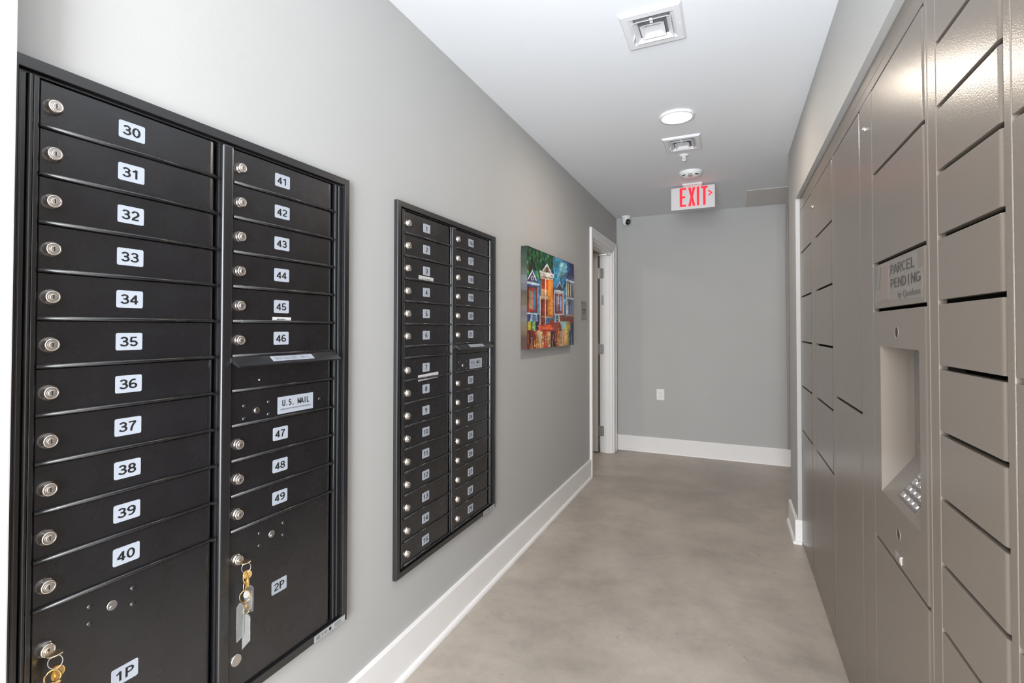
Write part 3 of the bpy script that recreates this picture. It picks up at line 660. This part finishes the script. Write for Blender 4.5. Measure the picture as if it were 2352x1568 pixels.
def logo_panel(root, y0, a, b, zb, zt):
    d = locker_door(a-y0,b-y0,zb+GZ,zt-GZ).build('sign_panel','locker',root); d['label'] = 'panel with the frosted parcel service sticker'
    A = Vector((0,-1,0)); Z = Vector(ZV); o = Vector((-.0003,1.8475-y0,0)); N = Vector((-1,0,0)); s = MB()
    s.prism([(0,1.431),(.14,1.431),(.414,1.4245),(.414,1.4965),(.3745,1.4965),(.3745,1.5375),(.02,1.5375),(0,1.466)], (o,A,Z,N), .0003)
    e = o+N*.0004
    for x in (.008,.0530): s.prism([(x,1.466),(x+.003,1.466),(x+.020,1.531),(x+.017,1.531)], (e,A,Z,N), .0002, 1)
    s.prism([(.062,1.436),(.148,1.436),(.148,1.5345),(.078,1.5345)], (e,A,Z,N), .0002, 2)
    s.prism([(.016,1.466),(.050,1.466),(.067,1.531),(.033,1.531)], (e,A,Z,N), .00015, 3)
    f = e+N*.0004
    put_digits(s,'PARCEL',(f+A*.2640+Z*1.5135,A,Z),.0265,.204,1,.115)
    put_digits(s,'PENDING',(f+A*.2830+Z*1.4755,A,Z),.0255,.240,1,.115)
    put_text(s,'by Quadient',(f+A*.232+Z*1.4395,A,Z),w=.170,h=.0215,mi=4,left=True)
    s.build('logo_sticker',['clearplate','brownink','peach','slash','brownink2'],d)
def port(root, y0, y, z, name):
    m = MB(); m.lathe([(.0165,0),(.0165,-.0012),(.0148,-.0018),(.0140,.000)], (-.0002,y-y0,z), 'x', 28); m.lathe([(.0139,-.0004),(.0139,-.0002)], (0,y-y0,z), 'x', 28, 1)
    m.build(name,['locker','lockdark'],root)
def control_panel(root, y0, a, b, zb, zt):
    ya,yb,za,zz,dp = 1.463,1.795,.877,1.302,.079
    t = MB(); g = GZ
    for (p,q,r,s) in ((a,ya,zb+g,zt-g),(yb,b-.0012,zb+g,zt-g),(ya,yb,zb+g,za),(ya,yb,zz,zt-g)): t.box(0,.018,p-y0,q-y0,r,s)
    mb = MB(); b2 = bmesh.new(); bv = [b2.verts.new(p) for p in t.v]
    mb.add(t.v,t.f)
    # rounded camera-side edge
    n = 7; pr = [(.014-.014*math.cos(PI/2*k/n), a-y0+.014-.014*math.sin(PI/2*k/n)) for k in range(n+1)]+[(.018,a-y0),(.018,a-y0+.02),(0.0,a-y0+.02)]
    b2.free()
    mb.v = [(x,max(y,a-y0+.0140),z) if x < .001 else (x,y,z) for x,y,z in mb.v]
    e = MB(); e.add([(x,y,zb+g) for x,y in pr]+[(x,y,zt-g) for x,y in pr], [(i,i+1,len(pr)+i+1,len(pr)+i) for i in range(n)],0,True); mb.add(e.v,e.f,0,True)
    # recess walls and sloping keypad shelf
    Y0,Y1 = ya-y0,yb-y0; zk = .988
    mb.box(.018,dp+.004,Y1,Y1+.002,za,zz); mb.box(.018,dp+.004,Y0-.002,Y0,za,zz); mb.box(.018,dp+.004,Y0,Y1,zz,zz+.002); mb.box(dp,dp+.004,Y0,Y1,za,zz)
    mb.prism([(.0005,za-.0005),(.0005,za+.0005),(dp,zk),(dp,za-.0005)], ((0,Y0,0),XV,ZV,YV), Y1-Y0)
    d = mb.build('control_panel',['locker'],root); d['label'] = 'panel with the deep touchscreen recess and keypad'
    s = MB(); s.rbox(dp-.004,dp+.001,Y0+.035,Y1-.05,zk+.045,zz-.03,.0015); s.build('screen','screen',d)
    S1 = Vector((dp,0,zk-za)); S1.normalize(); A = Vector((0,-1,0)); N = Vector((-S1.z,0,S1.x)); o = Vector((0,Y1,za))+N*.0006
    kp = MB(); kp.prism(rrect(.135,.095,.006,4,.1745,.070), (o,A,S1,N), .0012)
    for i in range(4):
        for j in range(4):
            cx = .1245+.0295*i if False else .1260+.0325*i; cy = .036+.0225*j
            kp.prism(rrect(.024,.015,.004,4,cx,cy), (o+N*.0012,A,S1,N), .0014, 1); kp.prism(rrect(.0195,.0105,.003,4,cx,cy), (o+N*.0026,A,S1,N), .0006, 2)
    kp.build('keypad',['keypad','chrome','key'],d)
    for yy,zc in ((1.632,1.343),(1.635,.8094)): port(d,y0,yy,zc,'port_hole')
    m = MB(); m.rbox(-.0022,.003,1.612-y0,1.659-y0,.7368,.7585,.0012); m.rbox(-.0036,-.002,1.616-y0,1.640-y0,.7405,.7550,.0010,2,1); m.build('latch_plate',['chrome','steel'],d)
def cuts(*zs): return [(zs[i],zs[i+1],'door') for i in range(len(zs)-1)]
big = cuts(2.0935,1.822,1.548,1.2725,.998,.7245,.0515)
t1 = locker_tower(2.522,3.632,'far taupe parcel locker tower with two columns of tall doors beside the white niche edge',
    [(3.158,3.606,big),(2.545,3.018,big)], [(3.020,3.156),(2.524,2.543),(3.608,3.631)])
cam_lock(t1, 3.088-2.522, 2.002)
t2 = locker_tower(1.392,2.520,'middle taupe parcel locker tower with the control panel and logo sticker',
    [(2.024,2.500,cuts(2.0935,1.0675,.0515)), (1.4095,1.868,[(2.0935,1.823,'door'),(1.823,1.547,'door'),(1.547,1.408,'logo'),(1.408,.7245,'control'),(.7245,.0515,'door')])],
    [(1.870,2.022),(1.393,1.408),(2.502,2.519)])
cam_lock(t2, 1.9504-1.392, 1.9998)
zsE = [2.0935]+[1.9579-.1373*k for k in range(13)]+[.0515]
t3 = locker_tower(.440,1.390,'nearest taupe parcel locker tower with small drawer-like doors',
    [(1.0560,1.3400,cuts(*zsE)), (.470,1.030,cuts(2.0935,1.6808,1.2725,.86,.447,.0515))], [(1.342,1.389),(1.0315,1.0545),(.4405,.4685)])

# ------------------------------------------------------------------ house painting
PYA,PYB,PZA,PZB,PX = 2.819,3.812,1.223,1.860,.040
def strokes():
    r = random.Random(11); out = []
    def blob(x, y, w, h, a, c):
        out.append((c,[(x+w*math.cos(t)*math.cos(a)-h*math.sin(t)*math.sin(a), y+w*math.cos(t)*math.sin(a)+h*math.sin(t)*math.cos(a)) for t in [2*PI*k/8 for k in range(8)]]))
    for _ in range(190):                                                # foliage dabs
        x = r.uniform(.0,.56); y = r.uniform(.62 if x > .25 else .70, 1.0); g = r.choice([(22,62,40),(34,92,52),(52,120,66),(76,150,88),(18,46,34),(60,44,30),(30,80,60)])
        if r.random() < 1.15-x*1.4: blob(x,y,r.uniform(.006,.018),r.uniform(.012,.035),r.uniform(-.7,.7),g)
    for _ in range(110):                                                # swirling sky
        x = r.uniform(.50,1.0); y = r.uniform(.50,1.0); c = r.choice([(60,140,185),(92,170,200),(40,104,160),(130,190,208),(50,120,170)]) if x < .82 else r.choice([(30,60,120),(36,74,138),(24,40,96)])
        blob(x,y,r.uniform(.02,.05),r.uniform(.006,.013),.9+.5*math.sin(x*7+y*5),c)
    return out
def wet():
    r = random.Random(12); out = []
    for _ in range(75):                                                # wet street reflections
        x = r.uniform(.0,1.0); y = r.uniform(-.02,.10); w = r.uniform(.003,.008); h = r.uniform(.04,.12); base = [(150,48,30),(226,140,58),(232,208,160),(96,34,28),(205,92,44),(236,190,112)] if x < .86 else [(36,52,82),(60,84,120),(190,200,210)]
        c = r.choice(base); out.append((c,[(x-w,y),(x,y-h*.3),(x+w,y),(x+w*.7,y+h),(x-w*.6,y+h*.9)]))
    for _ in range(26):
        x = r.uniform(.03,.95); y = r.uniform(.01,.30); w = r.uniform(.01,.03); out.append(((232,225,215),[(x-w,y),(x+w,y+.003),(x+w,y+.008),(x-w,y+.005)]))
    return out
NT = 33                                                                 # background layers come first in PAINT
def paint_grid(nx=300, ny=195):
    buf = [[(70,110,140)]*nx for _ in range(ny)]
    for c,poly in PAINT[:NT]+strokes()+PAINT[NT:]+wet():
        xs = [p[0]*nx for p in poly]; ysn = [p[1]*ny for p in poly]
        for iy in range(max(0,int(min(ysn))), min(ny,int(max(ysn))+2)):
            yc = iy+.5; X = []
            for k in range(len(poly)):
                xa,ya = xs[k-1],ysn[k-1]; xb,yb = xs[k],ysn[k]
                if (ya <= yc) != (yb <= yc): X.append(xa+(yc-ya)*(xb-xa)/(yb-ya))
            X.sort()
            for a,b in zip(X[::2],X[1::2]):
                for ix in range(max(0,int(a+.5)), min(nx,int(b+.5))): buf[iy][ix] = c
    out = []; rnd = random.Random(5); rough = [[rnd.uniform(-1,1) for _ in range(60)] for _ in range(60)]
    def nz(x, y):
        i,j = int(x),int(y); fx,fy = x-i,y-j; fx = fx*fx*(3-2*fx); fy = fy*fy*(3-2*fy); g = lambda p,q: rough[q%60][p%60]
        return (g(i,j)*(1-fx)+g(i+1,j)*fx)*(1-fy)+(g(i,j+1)*(1-fx)+g(i+1,j+1)*fx)*fy
    for iy in range(ny):
        for ix in range(nx):
            s = [0,0,0]; w = 0                                        # soft brush: small blur plus streaks of lighter and darker paint
            for dy in (-1,0,1):
                for dx in (-1,0,1):
                    q = buf[min(ny-1,max(0,iy+dy))][min(nx-1,max(0,ix+dx))]; k = 10 if dx == dy == 0 else 1; w += k
                    for j in range(3): s[j] += q[j]*k
            n = nz(ix*.10,iy*.30)*.10+nz(ix*.035+31,iy*.05+7)*.20+rnd.uniform(-.03,.03)
            out.append([max(0,min(1,v/w/255*(1+n*1.3)+.015*n)) for v in s])
    return out, nx, ny
px, nx, ny = paint_grid()
lin = lambda v: v/12.92 if v <= .04045 else ((v+.055)/1.055)**2.4
verts = []; cols = []; faces = []
W_,H_ = PYB-PYA, PZB-PZA
for iy in range(ny):
    for ix in range(nx):
        verts.append((PX, W_*ix/(nx-1), H_*iy/(ny-1))); cols.append([lin(v) for v in px[iy*nx+ix]])
for iy in range(ny-1):
    for ix in range(nx-1):
        a = iy*nx+ix; faces.append((a,a+1,a+nx+1,a+nx))
border = [ix for ix in range(nx)]+[iy*nx+nx-1 for iy in range(1,ny)]+[(ny-1)*nx+ix for ix in range(nx-2,-1,-1)]+[iy*nx for iy in range(ny-2,0,-1)]
nb = len(border); base = len(verts)
def side_col(i):
    ix,iy = i%nx,i//nx; s = [0,0,0]; n = 0
    for k in range(-14,15):
        for m_ in (3,12):
            x = min(nx-1,max(0,ix+(k if iy in (0,ny-1) else 0)+(m_ if ix == 0 else -m_ if ix == nx-1 else 0))); y = min(ny-1,max(0,iy+(k if ix in (0,nx-1) else 0))); q = cols[y*nx+x]; n += 1
            for j in range(3): s[j] += q[j]
    return [v/n for v in s]
for ring_x in (PX-.0005,.0):                                          # the print wraps round the stretcher edges
    for i in border: v = verts[i]; verts.append((ring_x,v[1],v[2])); q = side_col(i); g = sum(q)/3; cols.append([(v*.5+g*.3)*.75+.012 for v in q])
for k in range(nb):
    j = (k+1)%nb; faces.append((border[k],border[j],base+j,base+k)); faces.append((base+k,base+j,base+nb+j,base+nb+k))
faces.append(tuple(base+nb+k for k in range(nb)))
me = bpy.data.meshes.new('canvas_painting'); me.from_pydata(verts,[],faces); me.materials.append(M['paint'])
ca = me.color_attributes.new('paint','FLOAT_COLOR','POINT')
for i,c in enumerate(cols): ca.data[i].color = (*c,1)
b = bmesh.new(); b.from_mesh(me); bmesh.ops.recalc_face_normals(b, faces=b.faces); b.to_mesh(me); b.free()
pn = bpy.data.objects.new('canvas_painting', me); COL.objects.link(pn); pn.location = (.001,PYA,PZA)
tag(pn,'colourful canvas painting of a row of wooden town houses under a night sky','painting')

# ------------------------------------------------------------------ things on walls
s = thing('room_sign','small square grey room sign with dark lettering beside the open door','sign',(0,4.145,1.430))
s_ = MB(); s_.rbox(.0008,.006,0,.178,0,.1585,.0015); s_.build('sign_plate','sign',s)
s_ = MB(); s_.prism(rrect(.030,.016,.004,3,.040,.140),((.006,0,0),YV,ZV,XV),.0008)
for k in range(5): s_.prism(rrect(.019,.018,.002,2,.045+.023*k,.082),((.006,0,0),YV,ZV,XV),.0008)
for k in range(3): s_.prism(rrect(.018,.014,.002,2,.066+.023*k,.055),((.006,0,0),YV,ZV,XV),.0008)
s_.build('raised_text','signtext',s)
o = thing('wall_outlet','white duplex wall outlet low on the back wall','outlet',(.4315,YB,.574))
m = MB(); m.rbox(0,.081,-.006,0,0,.120,.0022,2); m.build('cover_plate','white',o)
for zc in (.039,.081):
    m = MB(); m.prism(rrect(.034,.029,.008,4,.0405,zc),((0,-.006,0),XV,ZV,(0,-1,0)),.0016)
    for dx,w in ((-.0065,.0022),(.0065,.0026)): m.box(.0405+dx-w/2,.0405+dx+w/2,-.0079,-.0074,zc-.002,zc+.007,1)
    m.lathe([(.0026,0),(.0026,.0004)],(.0405,-.0074,zc-.0085),(Vector((0,-1,0)),Vector(XV),Vector(ZV)),10,1); m.build('receptacle',['white','greyink'],o)
m = MB(); m.lathe([(.003,0),(.002,.0012)],(.0405,-.006,.060),(Vector((0,-1,0)),Vector(XV),Vector(ZV)),10); m.build('screw','steel',o)
c = thing('security_camera','white turret security camera in the back left ceiling corner','camera',(.120,YB-.075,HC))
m = MB(); m.lathe([(.050,0),(.052,-.010),(.046,-.030),(.040,-.034)],(0,0,0),'z',32); m.build('mount','white',c)
m = MB(); rb = .047; m.lathe([(max(.0005,rb*math.sin(PI*k/18)),-.058+rb*math.cos(PI*k/18)) for k in range(19)],(0,0,0),'z',32); bl = m.build('ball','white',c)
dv = Vector((.72,-.62,-.30)).normalized(); a1 = dv.orthogonal().normalized(); m = MB(); m.lathe([(.033,.0330),(.031,.0385),(.022,.0440),(.010,.0465)],(0,0,-.058),(dv,a1,dv.cross(a1)),26); m.build('lens_window','blackgloss',bl)

# ------------------------------------------------------------------ ceiling things
def vent(label, x0, x1, y0, y1):
    v = thing('ceiling_vent', label, 'vent', ((x0+x1)/2,(y0+y1)/2,HC), 'square ceiling vents'); w,h = x1-x0,y1-y0; a,b = w/2,h/2; ia,ib = a-.031,b-.037
    fr = MB()
    def ringf(l0, l1): # quad band between two rectangles (ha,hb,z)
        q = []
        for ha,hb,z in (l0,l1): q += [(-ha,-hb,z),(ha,-hb,z),(ha,hb,z),(-ha,hb,z)]
        return q, [(k,(k+1)%4,4+(k+1)%4,4+k) for k in range(4)]
    for l0,l1 in (((a,b,0),(a,b,-.003)),((a,b,-.003),(a-.009,b-.009,-.0125)),((a-.009,b-.009,-.0125),(ia,ib,-.0125)),((ia,ib,-.0125),(ia-.020,ib-.020,.0))): fr.add(*ringf(l0,l1))
    fr.build('frame','vent',v)
    dk = MB(); dk.box(-ia+.0185,ia-.0185,-ib+.0185,ib-.0185,-.0028,-.0008); dk.build('duct_opening','duct',v)
    for k,(p,q,zl,zu) in enumerate(((ia-.014,ib-.014,-.0190,-.004),(ia-.042,ib-.044,-.0205,-.006))):
        l = MB(); th = .0012
        for l0,l1 in (((p,q,zl),(p-.017,q-.017,zu)),((p-.0015,q-.0015,zl-.0004),(p-.0185,q-.0185,zu)),((p,q,zl),(p-.0015,q-.0015,zl-.0004))): l.add(*ringf(l0,l1))
        if k == 1:
            z = zu; l.add([(-p+.0185,-q+.0185,z),(p-.0185,-q+.0185,z),(p-.0185,q-.0185,z),(-p+.0185,q-.0185,z)],[(0,1,2,3)])
        l.build('louver','vent',v)
    t = MB(); t.box(-.006,.006,-ib+.020,-ib+.048,-.012,-.008); t.build('bracket','vent',v)
    t = MB(); t.tube([(-ia+.014,.022,-.004),(-ia+.002,.040,-.022)],.0028,8); t.build('damper_lever','vent',v)
    t = MB()
    for x,y in ((-a+.016,.0),(a-.016,.0),(0,-b+.019),(0,b-.019)): t.lathe([(.0026,0),(.0018,-.0014)],(x,y,-.0125),'z',10)
    t.build('screws','vent',v); return v
vent('near square white ceiling vent at the top of the view', .769,1.009,1.966,2.226)
vent('smaller looking square white ceiling vent between the round light and the sprinkler', .766,1.002,3.377,3.650)
l = thing('ceiling_light','round flush white LED ceiling light, switched on','light',(.892,3.045,HC))
m = MB(); m.lathe([(.096,0),(.098,-.006),(.094,-.013),(.0845,-.0145),(.0835,-.011)],(0,0,0),'z',48); m.build('trim_ring','white',l)
m = MB(); m.lathe([(.0834,-.009),(.0834,-.0125),(.07,-.0135),(.001,-.014)],(0,0,0),'z',48); m.build('diffuser','glow',l)
disc('ceiling_light_lamp',(.892,3.045,HC-.018),.082,5,(1,.86,.70))
s = thing('fire_sprinkler','small white fire sprinkler head under the ceiling','sprinkler',(.873,3.762,HC))
m = MB(); m.lathe([(.034,0),(.033,-.005),(.018,-.011),(.012,-.013)],(0,0,0),'z',28); m.build('escutcheon','white',s)
m = MB(); m.lathe([(.010,-.010),(.010,-.018),(.006,-.019)],(0,0,0),'z',16); m.tube([(-.0085,0,-.017),(-.010,0,-.028),(-.002,0,-.040)],.0025,7); m.tube([(.0085,0,-.017),(.010,0,-.028),(.002,0,-.040)],.0025,7); m.tube([(0,0,-.018),(0,0,-.040)],.0022,7); m.build('frame_arms','white',s)
m = MB(); m.lathe([(.004,-.039),(.017,-.0405),(.017,-.042),(.003,-.043)],(0,0,0),'z',20); m.build('deflector','white',s)
s = thing('smoke_detector','white dome smoke alarm with a clear strobe between the sprinkler and the exit sign','smoke detector',(.889,4.195,HC))
m = MB(); m.lathe([(.086,0),(.088,-.006),(.086,-.012),(.074,-.030),(.052,-.041),(.020,-.044),(.001,-.0445)],(0,0,0),'z',40); m.build('body','white',s)
m = MB(); m.rbox(-.0145,.0145,-.074,-.040,-.047,-.012,.003); m.build('strobe_lens','lens',s)
m = MB(); m.rbox(-.0115,.0115,-.071,-.044,-.044,-.024,.001); m.build('strobe_lamp','greyink',s)
for a in (-.75,.75):
    m = MB(); pts = [(.0715*math.sin(t),-.0715*math.cos(t),-.0335) for t in [a-.22+.44*k/6 for k in range(7)]]; m.tube(pts,.0035,6); m.build('sounder_slot','dark',s)
EY = 4.555
e = thing('exit_sign','white hanging EXIT sign with red letters and a right arrow','exit sign',((.702+1.057)/2,EY,HC))
hw = .1775; zt,zb = -.018,-.213
m = MB(); m.rbox(-hw,hw,0,.040,zb,zt,.003); m.build('housing','signface',e)
m = MB(); m.rbox(-.080,.080,-.052,.070,-.016,0,.003); m.rbox(-.068,.068,-.020,.045,zt-.002,-.014,.002); m.build('canopy','white',e)
lt = MB(); fr_o = Vector((-hw,-.0004,0)); X0 = .702
def bar(x0,z0,x1,z1,x2,z2,x3,z3): lt.prism([(x0,z0),(x1,z1),(x2,z2),(x3,z3)],((-hw,-.0002,0),XV,ZV,(0,-1,0)),.0012)
b_,t_ = -.188,-.026
sw = .021
def glyph(x, pts): lt.prism([(x+p,q) for p,q in pts],((-hw,-.0002,0),XV,ZV,(0,-1,0)),.0012)
glyph(.0715,[(0,b_),(.054,b_),(.054,b_+.017),(sw,b_+.017),(sw,-.114),(.046,-.114),(.046,-.097),(sw,-.097),(sw,t_-.017),(.054,t_-.017),(.054,t_),(0,t_)])
mx = (b_+t_)/2
glyph(.1410,[(0,b_),(.0215,b_),(.029,mx-.034),(.0365,b_),(.058,b_),(.0395,mx),(.058,t_),(.0365,t_),(.029,mx+.034),(.0215,t_),(0,t_),(.0185,mx)])
glyph(.2105,[(0,b_),(.020,b_),(.020,t_),(0,t_)])
glyph(.2440,[(.0165,b_),(.0375,b_),(.0375,t_-.017),(.054,t_-.017),(.054,t_),(0,t_),(0,t_-.017),(.0165,t_-.017)])
glyph(.2960,[(0,-.0665),(.024,-.0885),(0,-.1105),(.016,-.1105),(.040,-.0885),(.016,-.0665)])
lt.build('letters','red',e)
a = MB(); a.rbox(1.316,1.672,4.965,YB-.001,HC-.004,HC,.001); tag(a.build('ceiling_access_panel','panel'),'flat grey access panel set in the ceiling by the back wall','panel')
